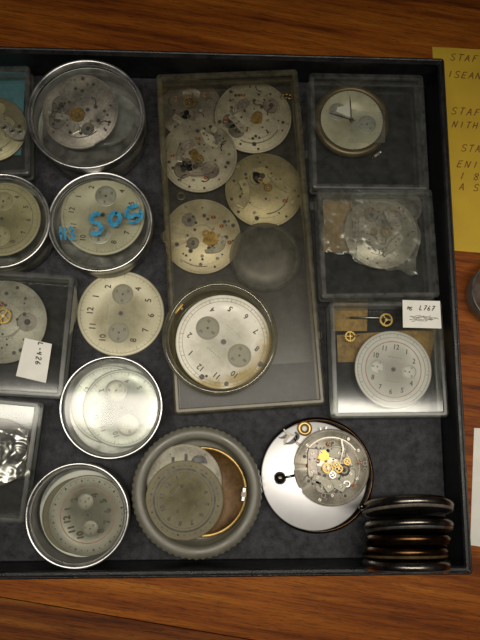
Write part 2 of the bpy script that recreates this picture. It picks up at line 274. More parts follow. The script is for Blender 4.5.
# stroke letters on a 1 x 1.5 cell
SF = {'S': [[(0.9, 1.3), (0.5, 1.5), (0.1, 1.25), (0.2, 0.9), (0.75, 0.6), (0.85, 0.25), (0.45, 0.0), (0.0, 0.2)]],
 'T': [[(0.0, 1.45), (1.0, 1.5)], [(0.5, 1.45), (0.4, 0.0)]], 'A': [[(0.0, 0.0), (0.5, 1.5), (0.9, 0.0)], [(0.2, 0.55), (0.75, 0.6)]],
 'F': [[(0.1, 0.0), (0.15, 1.45), (0.9, 1.5)], [(0.15, 0.8), (0.7, 0.85)]], 'E': [[(0.9, 1.45), (0.1, 1.4), (0.05, 0.0), (0.85, 0.05)], [(0.1, 0.75), (0.7, 0.8)]],
 'N': [[(0.0, 0.0), (0.1, 1.5), (0.8, 0.0), (0.9, 1.5)]], 'I': [[(0.45, 0.0), (0.5, 1.5)]], 'H': [[(0.1, 0.0), (0.1, 1.5)], [(0.85, 0.0), (0.85, 1.5)], [(0.1, 0.75), (0.85, 0.8)]],
 'D': [[(0.1, 0.0), (0.1, 1.5), (0.8, 1.1), (0.85, 0.4), (0.1, 0.0)]], 'L': [[(0.15, 1.5), (0.1, 0.05), (0.85, 0.1)]], '-': [[(0.2, 0.7), (0.8, 0.75)]],
 '4': [[(0.2, 1.4), (0.05, 0.7), (0.85, 0.75)], [(0.65, 1.4), (0.55, 0.0)]], '2': [[(0.1, 1.2), (0.45, 1.5), (0.8, 1.15), (0.1, 0.05), (0.95, 0.05)]],
 '6': [[(0.7, 1.5), (0.15, 0.8), (0.15, 0.2), (0.5, 0.0), (0.85, 0.35), (0.5, 0.7), (0.15, 0.4)]], '7': [[(0.1, 1.4), (0.9, 1.5), (0.35, 0.0)], [(0.3, 0.75), (0.8, 0.8)]],
 '8': [[(0.5, 0.8), (0.1, 1.15), (0.5, 1.5), (0.85, 1.15), (0.5, 0.8), (0.1, 0.35), (0.5, 0.0), (0.9, 0.35), (0.5, 0.8)]],
 '5': [[(0.85, 1.5), (0.2, 1.45), (0.1, 0.85), (0.6, 0.95), (0.85, 0.5), (0.5, 0.0), (0.05, 0.15)]], 'P': [[(0.1, 0.0), (0.15, 1.5), (0.8, 1.3), (0.8, 0.9), (0.15, 0.7)]],
 'O': [[(0.5, 1.5), (0.1, 1.1), (0.05, 0.5), (0.4, 0.0), (0.85, 0.35), (0.9, 1.0), (0.5, 1.5)]], 'M': [[(0.0, 0.0), (0.15, 1.5), (0.5, 0.5), (0.85, 1.5), (1.0, 0.0)]], 'C': [[(0.9, 1.3), (0.5, 1.5), (0.1, 1.0), (0.1, 0.4), (0.5, 0.0), (0.9, 0.25)]]}
def smooth_poly(p, n=4):
    out = []
    for i in range(len(p)-1):
        p0 = p[max(i-1, 0)]; p1 = p[i]; p2 = p[i+1]; p3 = p[min(i+2, len(p)-1)]
        for k in range(n):
            t = k/n; out.append(tuple(0.5*(2*p1[j]+(p2[j]-p0[j])*t+(2*p0[j]-5*p1[j]+4*p2[j]-p3[j])*t*t+(3*p1[j]-p0[j]-3*p2[j]+p3[j])*t**3) for j in (0, 1)))
    out.append(p[-1]); return out
def write(mb, s, x, y, z, h, rot, m, w=0.02, slant=0.15, gap=0.45, seed=1):
    rnd = random.Random(seed); M = Matrix.Translation((x, y, 0)) @ Matrix.Rotation(rot, 4, 'Z'); cx = 0; u = h/1.5
    for ch in s:
        if ch in SF:
            for st in SF[ch]:
                pts = [(cx+(a+slant*b+rnd.uniform(-.05, .05))*u, (b+rnd.uniform(-.05, .05))*u) for a, b in st]
                if ch in 'S2568OCDP0': pts = smooth_poly(pts)
                mb.stroke(pts, w, z, m, M)
        cx += (1+gap)*u
    return mb

# ------------------------------------------------------------ dials
def dial(label, px, py, rp, z, a12, mat='dial_beige', ink='ink', numerals=True, skip=(3, 9), subs=((3, 'subdial_grey'), (9, 'subdial_grey')), subr=0.26, subd=0.47,
         numr=0.69, nsize=0.135, track=(0.93,), ring=(), ringink='ink_faint', dots=0, extra=None, group='loose watch dials', tilt=(0, 0), hole=0.045, bold=0.02, frame='dial', T0=None, hashes=True):
    c = W(px, py, z); r = S(rp, px, py, z); rnd = random.Random(int(px*7+py))
    t = thing('watch_dial', label, 'watch dial', c, R(a12-90), group, R(tilt[0]), R(tilt[1]))
    mb = MB(); th = 0.05
    mb.lathe([(r*hole, 0), (r-.01, 0), (r, 0.012), (r, th-.018), (r-.02, th-.004), (r-.05, th), (r*hole, th)], mat, 128, closed=True)
    mb.disc(r*hole*1.02, th*0.3, 'hole', seg=24)
    mb.ann(r*hole, r*hole*1.35, th+.002, 'ink_faint', seg=24)
    for q in track: mb.ann(r*q-.007, r*q+.007, th+.003, 'ink_faint')
    for q in ring: mb.ann(r*q-.014, r*q+.014, th+.0035, ringink, seg=96)
    if hashes:
        for k in range(60):
            a = TAU*k/60; r0, r1 = r*(track[0]-0.045 if k % 5 else track[0]-0.08), r*track[0]
            mb.stroke([(r0*math.cos(a), r0*math.sin(a)), (r1*math.cos(a), r1*math.sin(a))], 0.008 if k % 5 else .014, th+.0042, 'ink_faint')
    for k in range(dots):
        a = TAU*k/dots; mb.disc(r*(0.028 if k % 3 == 0 else .016), th+.0045, ink, (r*.87*math.cos(a), r*.87*math.sin(a)), seg=8)
    # maker's line and small print
    for (yy, w, hh) in ((0.0, 0.16, 0.02),):
        for k in range(7):
            x = -w*r+2*w*r*k/6; mb.box(x-.014, x+.014, r*.30+rnd.uniform(-.004, .004), r*.30+.035, th+.001, th+.003, 'ink_faint')
    for k in range(9):
        x = -.17*r+.34*r*k/8; mb.box(x-.01, x+.008, -r*.32, -r*.32+.022, th+.001, th+.003, 'ink_faint')
    if extra: extra(mb, r, th)
    if numerals:
        nb = mb
        for hnum in range(1, 13):
            if hnum in skip: continue
            a = R(90-30*hnum); nb.text(str(hnum), r*numr*math.cos(a)+rnd.uniform(-.005, .005), r*numr*math.sin(a), th+.005, r*nsize*1.35, ink, rnd.uniform(-.05, .05), bold=bold, sx=.9)
    mb.build('dial_plate', t)
    for hnum, sm in subs:
        a = R(90-30*hnum); sc = (r*subd*math.cos(a), r*subd*math.sin(a)); sr = r*subr; sb = MB()
        sb.lathe([(0.02, th+.0062), (sr*.5, th+.0058), (sr*.55, th+.0054), (sr*.96, th+.0058), (sr, th+.0015)], sm, 64, c=sc)
        sb.disc(sr*.10, th+.0085, 'hole', sc, seg=16)
        sb.ann(sr*.88, sr*.91, th+.0075, 'ink_faint', sc)
        for k in range(30):
            b = TAU*k/30; q0 = .70 if k % 5 == 0 else .79; sb.stroke([(sc[0]+sr*q0*math.cos(b), sc[1]+sr*q0*math.sin(b)), (sc[0]+sr*.88*math.cos(b), sc[1]+sr*.88*math.sin(b))], 0.009, th+.0078, 'ink_faint')
        for tx, b in (('10', 1.2), ('20', -1.0), ('30', 3.14)): sb.text(tx, sc[0]+sr*.6*math.cos(b), sc[1]+sr*.6*math.sin(b), th+.0079, sr*.32, 'ink')
        sb.build('subdial', t)
    return t, r

# ------------------------------------------------------------ movement plates
def gear(mb, x, y, z, r, m, teeth=28, th=0.03, spokes=4, rot=0.0, T=None):
    seg = teeth*4; ro = [r*(1.0 if (k % 4) in (0, 1) else 0.9) for k in range(seg)]; ri = r*0.72; vs = []; 
    for zz in (z, z+th):
        for k in range(seg):
            a = TAU*k/seg+rot; vs += [(x+ro[k]*math.cos(a), y+ro[k]*math.sin(a), zz), (x+ri*math.cos(a), y+ri*math.sin(a), zz)]
    fs = []; n2 = 2*seg
    for k in range(seg):
        j = (k+1) % seg
        fs += [(2*k, 2*j, 2*j+1, 2*k+1), (n2+2*k, n2+2*k+1, n2+2*j+1, n2+2*j), (2*k, n2+2*k, n2+2*j, 2*j), (2*k+1, 2*j+1, n2+2*j+1, n2+2*k+1)]
    mb.add(vs, fs, m, T)
    for q in range(spokes):
        a = rot+TAU*q/spokes; M = Matrix.Translation((x, y, 0)) @ Matrix.Rotation(a, 4, 'Z')
        if T: M = T @ M
        mb.box(0, ri*1.02, -r*.07, r*.07, z+.003, z+th-.003, m, M)
    mb.disc(r*.22, z-.01, m, (x, y), 20, th+.02, T=T); mb.disc(r*.08, z+th+.012, 'steel', (x, y), 12, .02, T=T)
def screw(mb, x, y, z, r, rot, m='nickel_light'):
    mb.disc(r, z, m, (x, y), 16, 0.022, 0.006)
    mb.box(-r*.85, r*.85, -r*.14, r*.14, z+.022, z+.0235, 'hole', Matrix.Translation((x, y, 0)) @ Matrix.Rotation(rot, 4, 'Z'))
def blob(cx, cy, a, l, w, bend=0.0, n=10):
    """banana-shaped bridge outline"""
    top = []; bot = []
    for i in range(n+1):
        t = i/n-0.5; th = a+bend*t; x = cx+l*t*math.cos(a)-bend*l*(t*t-.08)*math.sin(a); y = cy+l*t*math.sin(a)+bend*l*(t*t-.08)*math.cos(a)
        ww = w*(0.55+0.45*math.cos(PI*t*.9))*(1+.25*math.sin(5*t+a)); nx, ny = -math.sin(th), math.cos(th)
        top.append((x+nx*ww/2, y+ny*ww/2)); bot.append((x-nx*ww/2, y-ny*ww/2))
    return top+bot[::-1]
def movement(label, px, py, rp, z, seed, mat='nickel', bridges=3, holes=22, screws=6, jewels=3, gears=1, th=0.10, rich=0, rot=0, tilt=(0, 0), group='movement plates', goldspot=None, name='movement_plate', notch=None, cat='movement plate', recess=True, gsize=.2):
    rnd = random.Random(seed); c = W(px, py, z); r = S(rp, px, py, z)
    t = thing(name, label, cat, c, R(rot), group, R(tilt[0]), R(tilt[1]))
    mb = MB()
    def rf(a, zz):
        v = 1.0
        if notch:
            for na, nw, nd in notch:
                d = abs((a-R(na)+PI) % TAU-PI)
                if d < R(nw): v -= nd
        return v
    mb.lathe([(0.0001, 0), (r*.97, 0), (r*.97, th*.45), (r, th*.5), (r, th-.015), (r-.015, th), (0.0001, th)], mat, 128, rfun=rf)
    z1 = th; used = []
    def free(rr, lo=0.1, hi=.9):
        for _ in range(60):
            a = rnd.uniform(0, TAU); q = r*math.sqrt(rnd.uniform(lo*lo, hi*hi)); x, y = q*math.cos(a), q*math.sin(a)
            if all((x-u)**2+(y-v)**2 > (rr+w)**2 for u, v, w in used): used.append((x, y, rr)); return x, y
        return None
    mb.ann(r*.945, r*.952, z1+.002, 'nickel_dark', seg=96)
    for k in range(4+rich*2):      # scribed arcs and dull patches
        q = r*rnd.uniform(.25, .88); a = rnd.uniform(0, TAU); mb.ann(q, q+r*rnd.choice((.008, .014, .03)), z1+.0012+.0001*k, rnd.choice(('nickel_dark', 'nickel_dark', mat)), (0, 0), 40, a, a+rnd.uniform(.6, 2.2))
    # turned recesses with a darker floor
    if recess:
        for k in range(2+rich):
            p = free(r*.26, .2, .62)
            if p:
                q = r*rnd.uniform(.16, .26); mb.ann(q*.93, q, z1+.003, 'hole', p, 40, rnd.uniform(0, 3), rnd.uniform(3.5, 6)); mb.disc(q*.93, z1+.002, 'nickel_dark' if mat != 'gilt' else 'dial_olive', p, 40)
                mb.disc(q*.3, z1+.003, 'hole', p, 20); used.pop()
    for k in range(holes):
        q = r*rnd.choice((.02, .026, .034, .045)); p = free(q*1.3, .15, .9)
        if p: mb.disc(q, z1+.005, 'hole', p, 12); mb.ann(q, q*1.35, z1+.0045, 'nickel_dark', p, 14)
    for k in range(rich*3):      # engraved slots
        p = free(r*.05, .2, .8)
        if p:
            a = rnd.uniform(0, TAU); pts = [(p[0]+r*.13*s*math.cos(a+s*.5), p[1]+r*.13*s*math.sin(a+s*.5)) for s in (-1, -.5, 0, .5, 1)]; mb.stroke(pts, r*.03, z1+.0055, 'hole')
    mb.build('main_plate', t)
    zb = z1
    for k in range(bridges):
        a = rnd.uniform(0, TAU); q = r*rnd.uniform(.38, .55); bb = MB(); bm_ = rnd.choice(('nickel', 'nickel_matte', 'nickel_light')) if mat != 'gilt' else 'gilt'
        pts = blob(q*math.cos(a), q*math.sin(a), a+PI/2+rnd.uniform(-.5, .5), r*rnd.uniform(.5, .85), r*rnd.uniform(.18, .32), rnd.uniform(-.9, .9))
        hgt = .05+.022*k; bb.prism(pts, zb+.001, zb+hgt-.014, bm_, top=False); gx = sum(p[0] for p in pts)/len(pts); gy = sum(p[1] for p in pts)/len(pts)
        inn = [(x+(gx-x)*.07, y+(gy-y)*.07) for x, y in pts]; nn = len(pts); bb.add([(x, y, zb+hgt-.014) for x, y in pts]+[(x, y, zb+hgt) for x, y in inn], [(i, (i+1) % nn, nn+(i+1) % nn, nn+i) for i in range(nn)]+[tuple(range(nn, 2*nn))], bm_)
        for i in range(2): q3 = rnd.uniform(-.3, .3); bb.disc(r*.022, zb+hgt+.001, 'hole', (gx+q3*.3*r, gy+rnd.uniform(-.12, .12)*r), 12)
        e1 = pts[2]; e2 = pts[8]; m1 = ((pts[2][0]+pts[-3][0])/2, (pts[2][1]+pts[-3][1])/2); m2 = ((pts[8][0]+pts[-9][0])/2, (pts[8][1]+pts[-9][1])/2)
        bo = bb.build('bridge', t)
        for q2 in (m1, m2):
            sb = MB(); screw(sb, q2[0], q2[1], zb+hgt, r*.05, rnd.uniform(0, 3)); sb.build('screw', bo)
    for k in range(gears):
        g = MB(); q = r*rnd.uniform(0.1, .5); a = rnd.uniform(0, TAU)
        if k == 0: q = r*.12
        gear(g, q*math.cos(a), q*math.sin(a), zb+.12+.045*k, r*(gsize if k == 0 else gsize*rnd.uniform(.5, .9)), 'brass' if k % 3 != 2 else 'steel', rot=rnd.random()); g.build('gear_wheel', t)
    for k in range(screws):
        p = free(r*.05, .3, .93)
        if p: sb = MB(); screw(sb, p[0], p[1], zb+.001, r*.045, rnd.uniform(0, 3)); sb.build('screw', t)
    for k in range(jewels):
        p = free(r*.05, .1, .75)
        if p:
            sb = MB(); sb.lathe([(r*.015, .004+zb), (r*.02, .02+zb), (r*.035, .022+zb), (r*.045, zb)], 'ruby', 20); sb.lathe([(r*.046, zb), (r*.046, zb+.018), (r*.062, zb+.018), (r*.066, zb)], 'brass', 20); sb.build('jewel', t, (p[0], p[1], 0))
    if goldspot:
        x, y, q, kind = goldspot; g = MB(); x *= r; y *= r; q *= r
        if kind == 'wheel': g.disc(q, zb+.05, 'brass', (x, y), 40, .05, .015); g.ann(q*.35, q*.45, zb+.1015, 'hole', (x, y)); g.disc(q*.2, zb+.1, 'steel', (x, y), 16, .03)
        else: g.prism([(x-q, y-q*.5), (x-q*.2, y-q), (x+q*.9, y-q*.8), (x+q, y+q*.1), (x+q*.3, y+q*.9), (x-q*.6, y+q*.7)], zb+.01, zb+.09, 'brass')
        g.build('gold_cap', t)
    return t, r

# ------------------------------------------------------------ clear boxes
def rr(w, h, rad, d, seg=5):
    w = w/2-d; h = h/2-d; rad = max(.03, rad-d); out = []
    for sx, sy, a0 in ((1, 1, 0), (-1, 1, 90), (-1, -1, 180), (1, -1, 270)):
        for k in range(seg+1):
            a = R(a0+90*k/seg); out.append((sx*(w-rad)+rad*math.cos(a), sy*(h-rad)+rad*math.sin(a)))
    return out
def shell(mb, w, h, rad, prof, mats, cap0=None, cap1=None):
    rings = [rr(w, h, rad, d) for d, z in prof]; n = len(rings[0]); vs = []
    for rg, (d, z) in zip(rings, prof): vs += [(x, y, z) for x, y in rg]
    for i in range(len(prof)-1): mb.add(vs, [(i*n+k, i*n+(k+1) % n, (i+1)*n+(k+1) % n, (i+1)*n+k) for k in range(n)], mats[i])
    if cap0: mb.add(vs, [tuple(range(n))], cap0)
    if cap1: mb.add(vs, [tuple(range((len(prof)-1)*n, len(prof)*n))], cap1)
def weld(o):
    bm = bmesh.new(); bm.from_mesh(o.data); bmesh.ops.remove_doubles(bm, verts=bm.verts, dist=1e-5)
    lo = [v for v in bm.verts if not v.link_faces]; bmesh.ops.delete(bm, geom=lo, context='VERTS'); bmesh.ops.recalc_face_normals(bm, faces=bm.faces); bm.to_mesh(o.data); bm.free(); return o
def clear_box(label, q, hgt, body='clear_plastic', edge='plastic_edge', rad=0.16, tabs=(), group='clear plastic boxes', split=.5, z0=0.0):
    P = [W(x, y, hgt+z0) for x, y in q]; c = sum(P, Vector())/4; c.z = z0
    w = ((P[1]-P[0]).length+(P[2]-P[3]).length)/2; h = ((P[3]-P[0]).length+(P[2]-P[1]).length)/2
    d1 = (P[1]-P[0])+(P[2]-P[3]); a1 = math.atan2(d1.y, d1.x); d2 = (P[0]-P[3])+(P[1]-P[2]); a2 = math.atan2(d2.y, d2.x)-PI/2; rz = (a1+a2)/2
    print('box', [round(k, 2) for k in c], round(w, 2), round(h, 2), round(math.degrees(a1), 1), round(math.degrees(a2), 1))
    t = thing('clear_box', label, 'plastic box', c, rz, group)
    lid = MB(); zs = hgt*split
    shell(lid, w, h, rad, [(.03, zs), (.0, zs+.03), (0, hgt-.07), (.03, hgt-.02), (.08, hgt), (.17, hgt), (.20, hgt-.03)], [edge, body, edge, edge, edge, edge], None, None)
    shell(lid, w, h, rad, [(.20, hgt-.03), (.20, hgt-.0301)], [body], None, body)
    shell(lid, w, h, rad, [(.03, zs), (.11, zs), (.11, hgt-.12), (.2, hgt-.13)], [edge, body, edge], None, body)
    weld(lid.build('lid', t))
    b = MB()
    shell(b, w, h, rad, [(.10, 0.0), (.04, .03), (.03, .06), (.03, zs-.03), (.13, zs-.03), (.15, .12)], [edge, edge, body, edge, body], body, body)
    shell(b, w, h, rad, [(.14, zs-.04), (.14, zs+.10), (.20, zs+.10), (.20, zs-.04)], [body, edge, body])
    weld(b.build('base', t))
    for side, f in tabs:
        tb = MB(); M = Matrix.Translation(((w/2 if side == 'r' else -w/2)*1.0, h*(f-.5), zs)); sg = 1 if side == 'r' else -1
        tb.box(min(sg*.005, sg*.13), max(sg*.005, sg*.13), -.16, .16, -.06, .08, edge, M, bev=.03); tb.box(min(sg*.13, sg*.17), max(sg*.13, sg*.17), -.1, .1, -.03, .12, edge, M, bev=.015); tb.build('latch', t)
    return t, w, h

# ------------------------------------------------------------ round tins
def tin(label, px, py, rp, hgt, glass='glass', lidz=None, inner='tin_inside', rim=0.17, gdrop=0.10, grooves=True, glasspart=True, tilt=(0, 0), pen=None):
    c = W(px, py, hgt); r = S(rp, px, py, hgt); c.z = 0
    print('tin', label[:30], [round(k, 2) for k in c], round(r, 2))
    t = thing('tin_can', label, 'tin', c, 0.0, 'round aluminium watch tins', R(tilt[0]), R(tilt[1]))
    b = MB(); h2 = hgt-.42
    b.lathe([(0.0001, 0), (r-.14, 0), (r-.09, .04), (r-.08, .10), (r-.06, .13), (r-.08, .16), (r-.08, h2), (r-.12, h2), (r-.12, .06), (r-.16, .04), (0.0001, .04)], 'tin_inside', 128)
    b.build('base', t)
    l = MB(); p = [(r-.075, h2-.06), (r-.02, h2-.06), (r, h2-.02), (r-.02, h2+.05), (r-.02, h2+.12), (r-.005, h2+.16), (r-.01, hgt-.07), (r+.005, hgt-.03), (r-.015, hgt), (r-.06, hgt+.005), (r-.10, hgt-.02), (r-rim, hgt-gdrop), (r-rim-.02, hgt-gdrop-.03), (r-.10, hgt-gdrop-.06), (r-.07, h2)]
    l.lathe(p, 'aluminium', 160, closed=True); l.build('lid_ring', t)
    if glasspart:
        g = MB(); rg = r-rim-.005; g.lathe([(0.0001, hgt-gdrop-.005), (rg, hgt-gdrop-.005), (rg, hgt-gdrop-.045), (0.0001, hgt-gdrop-.045)], glass, 96, smooth=False)
        if pen: g.add(pen.v, pen.f, 'ink_blue', Matrix.Translation((-c.x, -c.y, 0)))
        g.build('glass_window', t)
    return t, r

# ================================================================== SETTING
tb = MB(); tz = -0.28
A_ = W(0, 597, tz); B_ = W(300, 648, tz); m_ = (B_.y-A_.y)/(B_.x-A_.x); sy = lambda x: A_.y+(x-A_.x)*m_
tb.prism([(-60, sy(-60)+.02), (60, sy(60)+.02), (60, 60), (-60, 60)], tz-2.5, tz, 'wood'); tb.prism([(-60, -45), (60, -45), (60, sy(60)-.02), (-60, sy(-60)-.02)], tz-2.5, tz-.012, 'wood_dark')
tb.box(-60, 60, -45, 60, tz-2.6, tz-2.52, 'hole')
o = tb.build('table'); o['kind'] = 'structure'
# tray
TL, TR_, BR_, BL_ = W(0, 45, 1.5), W(442, 58, 1.5), W(476, 573, 1.5), W(0, 582, 1.5)
y1 = (TL.y+TR_.y)/2; y0 = (BR_.y+BL_.y)/2; x1 = (TR_.x+BR_.x)/2; x0 = -10.6
print('tray', x0, x1, y0, y1)
t = thing('display_tray', 'black leatherette tray with low walls holding all the watch parts', 'tray', ((x0+x1)/2, (y0+y1)/2, tz), 0)
hw, hh = (x1-x0)/2, (y1-y0)/2; fz = -tz; wt = 0.26
w_ = MB(); shell(w_, hw*2, hh*2, .12, [(0.05, 0.0), (0, .04), (0, fz+1.5-.06), (.05, fz+1.5), (wt-.05, fz+1.5), (wt, fz+1.44), (wt, fz-.12)], ['leatherette']*6, 'leatherette', 'leatherette')
weld(w_.build('tray_wall', t))
ln = MB(); ln.box(-hw+wt+.01, hw-wt-.01, -hh+wt+.01, hh-wt-.01, fz-.119, fz, 'liner', bev=.03); ln.build('liner', t)
st = MB(); bz = fz+1.43   # raised seam cord along the rim
for d in (.10,): shell(st, hw*2, hh*2, .12, [(d-.03, fz+1.5), (d, fz+1.518), (d+.03, fz+1.5)], ['leatherette']*2)
st.build('rim_seam', t)

# ================================================================== LEFT COLUMN
clear_box('small clear box with a teal floor in the top left corner of the tray', [(-86, 66), (29, 66), (31, 176), (-84, 176)], 1.2)
cc = W(-20, 112, .14); tc = MB(); tc.box(-1.85, 1.62, -1.7, 1.9, 0, .03, 'teal_card'); tag(tc.build('teal_card', loc=cc), 'teal blue card lining the small clear box at the top left', 'card')
movement('brown movement plate with a silver cock lying on teal card', -8, 130, 34, .18, 5, 'gilt', bridges=2, holes=14, rich=1, jewels=2, gears=1)
bp_ = MB(); pts = blob(0, 0, -0.5, .95, .42, .5); bp_.prism(pts, 0, .09, 'nickel_matte')
tb2 = bp_.build('balance_cock', loc=W(13, 132, .5)); tag(tb2, 'pale silver balance cock with three holes above teal card', 'watch bridge')
for x, y in ((-.3, .13), (.28, -.02), (0, 0.0)):
    h_ = MB(); h_.lathe([(.05, .091), (.05, .11), (.10, .11), (.12, .091)], 'nickel', 24); h_.disc(.05, .0925, 'hole', seg=16); h_.build('jewel_hole', tb2, (x, y, 0))

tin('tall round tin with a glass lid holding a pitted silver movement, top of the tray', 86, 113, 57, 1.75)
movement('pitted silver movement plate with a gold centre inside the tall tin', 81, 113, 37, .75, 12, 'nickel', bridges=1, holes=34, screws=7, jewels=2, gears=1, th=.14, rich=1, tilt=(4, -5), goldspot=(-.05, -.12, .16, 'wheel'), notch=[(300, 7, .03)])
gl = MB(); q = S(30, 100, 110, .4); gl.lathe([(0.0001, .12), (q*.6, .10), (q*.95, .03), (q, 0), (q, -.03), (q*.9, .0), (0.0001, .08)], 'glass_hazy', 96); tag(gl.build('watch_crystal', loc=W(103, 117, .35)), 'domed glass crystal leaning under the pitted silver movement', 'watch crystal')

tin('round tin cut off by the left edge of the photo, holding an olive dial', 0, 220, 49, 1.45)
dial('stained olive chronograph dial in the tin at the left edge', 2, 219, 38, .75, 178, 'dial_olive', 'ink', subs=((3, 'dial_olive'), (9, 'dial_olive')), ring=(.8,), nsize=.13)

bw = MB(); zt = 1.35-.10-.005+.006
def pl(pts, w):   # pen line measured on the glass
    q = [tuple(W(x, y, zt))[:2] for x, y in pts]; bw.stroke(smooth_poly(q, 5), w*1.7, zt, 'ink_blue')
def Zm(pts): return [(50+x/4.8, 190+y/4.8) for x, y in pts]
pl(Zm([(240, 118), (222, 112), (200, 128), (202, 150), (228, 160), (246, 178), (238, 202), (215, 212), (200, 200)]), .085)
pl(Zm([(318, 105), (295, 118), (288, 145), (300, 168), (322, 160), (336, 130), (318, 105)]), .09)
pl(Zm([(422, 70), (400, 78), (378, 88), (368, 118), (385, 130), (410, 118), (436, 122)]), .09)
pl(Zm([(376, 150), (400, 158), (440, 130), (430, 92)]), .06)
pl(Zm([(48, 175), (50, 205), (55, 240)]), .04); pl(Zm([(50, 210), (66, 200)]), .035); pl(Zm([(68, 178), (72, 205), (74, 238)]), .045)
pl(Zm([(92, 185), (100, 178), (112, 195), (98, 205), (118, 220), (104, 238), (92, 230)]), .045)
tin('round tin with blue handwriting across its glass lid', 100, 221, 51.5, 1.35, pen=bw)
dial('beige dial with two pale subdials under blue handwritten glass', 103, 215, 41, .75, 173, 'dial_beige', subs=((3, 'subdial_pale'), (9, 'subdial_pale')), numr=.74)

clear_box('clear box with a white handwritten label near the left edge', [(-50, 266), (75, 275), (62, 401), (-62, 390)], 1.25)
movement('grey movement plate with scattered holes beside the handwritten label', 5, 322, 42, .3, 21, 'nickel_matte', bridges=0, holes=30, screws=2, jewels=2, gears=1, th=.1, goldspot=(-.12, .0, .1, 'wheel'), recess=True)
lb = MB(); zl = 1.256
LQ = [W(25, 338, zl), W(52, 344, zl), W(46, 383, zl), W(16, 376, zl)]
lb.prism([(p.x, p.y) for p in LQ][::-1], zl, zl+.012, 'paper')
p0 = W(38.5, 342, zl); d = (W(34, 375, zl)-p0); write(lb, 'L-426', p0.x, p0.y, zl+.0145, .17, math.atan2(d.y, d.x), 'hole', w=.038, gap=.42, seed=4)
tag(lb.build('paper_label'), 'white paper label handwritten L-426, stuck on a clear box', 'label', 'handwritten paper labels')

dial('loose beige chronograph dial with two grey subdials lying on the bare liner', 121, 313.5, 43, .03, 176, 'dial_beige', subs=((3, 'subdial_grey'), (9, 'subdial_grey')), subr=.245, subd=.45, numr=.70, nsize=.15)

clear_box('clear box with bright glare on its lid, lower left edge', [(-82, 389), (40, 403), (24, 528), (-96, 512)], 1.1)
def crumple(name, label, q, z, amp, mat, n=26, seed=0, round_=False, folds=False):
    P = [W(x, y, z) for x, y in q]; mb = MB(); vs = []; fs = []
    for i in range(n+1):
        for j in range(n+1):
            u, v = i/n, j/n
            if round_:
                a = TAU*u; rr_ = v*(1+.08*noise.noise(Vector((u*9, seed, 0)))); c = (P[0]+P[2])/2; ex = (P[1]-P[0])/2; ey = (P[0]-P[3])/2; p = c+ex*rr_*math.cos(a)+ey*rr_*math.sin(a)
            else: p = P[0].lerp(P[1], u).lerp(P[3].lerp(P[2], u), v)
            k = noise.noise(Vector((p.x*2.3+seed, p.y*2.3, 0)))+.6*abs(noise.noise(Vector((p.x*5+seed, p.y*5, 3))))+.3*noise.noise(Vector((p.x*11, p.y*11, seed)))
            if folds:
                w_ = noise.noise(Vector((p.x*.8+seed, p.y*.8, 1)))*.7; f1 = abs(((p.x+w_+p.y*.12)*1.15) % 1.0-.5); f2 = abs(((p.y*.8+p.x*.5+w_*1.5)*1.3) % 1.0-.5); k = f1*1.5+f2*.7+.5*abs(noise.noise(Vector((p.x*4, p.y*4, seed))))
                if i in (0, n) or j in (0, n): p = p+Vector((noise.noise(Vector((i*.09, j*.09, seed)))*.22, noise.noise(Vector((j*.09, i*.09, seed+5)))*.22, 0))
            vs.append((p.x, p.y, z+amp*k))
    for i in range(n):
        for j in range(n): fs.append((i*(n+1)+j, (i+1)*(n+1)+j, (i+1)*(n+1)+j+1, i*(n+1)+j+1))
    mb.add(vs, fs, mat, smooth=True); c = sum(P, Vector())/4
    o = mb.build(name); o.data.transform(Matrix.Translation((-c.x, -c.y, -c.z))); o.location = c; tag(o, label, 'wrapping')
movement('tarnished plate wrapped in silver foil inside the glare-lit clear box', -3, 452, 34, .25, 31, 'nickel_dark', bridges=1, holes=16, gears=0)
crumple('silver_foil', 'crumpled silver foil over the plate in the lower left box', [(-35, 428), (29, 428), (29, 480), (-35, 480)], .62, .2, 'steel', seed=3, folds=True, n=44)

tin('round tin with a hazy glass lid and strong white glare', 111, 407, 52, 1.1, glass='glass_hazy')
dial('pale silver dial with faint numerals under the hazy glare-lit glass', 122, 408, 39, .62, 200, 'dial_silver', 'ink_faint', subs=((3, 'subdial_pale'), (9, 'subdial_pale')), subr=.28)
dial('second silver dial lying underneath, edge showing at the left of the hazy tin', 110, 404, 39, .48, 150, 'dial_silver', 'ink_faint', subs=(), skip=())

tin('round tin with clear glass at the bottom left corner of the tray', 77, 515.5, 53, 1.42)
k = MB(); q = S(43, 83, 513, .5); k.disc(q, 0, 'paper', seg=64, th=.05, bev=.015); tag(k.build('reflection_disc', loc=W(83.5, 513, .40)), 'pale round disc added for the glass reflections, under the dials in the bottom left tin', 'pale disc')  # added pale disc, stands in for white reflections on this tin's glass
dial('grey dial with black numerals and a red ring in the bottom left tin', 88, 515, 40, .62, 192, 'dial_grey', 'ink', subs=((3, 'dial_grey'), (9, 'dial_grey')), subr=.2, subd=.34, numr=.52, nsize=.17, ring=(.69,), ringink='ink_red', dots=36, bold=.05)
dial('dark olive dial peeking out beneath the red ringed grey dial', 80, 515, 38, .53, 100, 'dial_dark', 'ink', subs=(), skip=(), numerals=False)

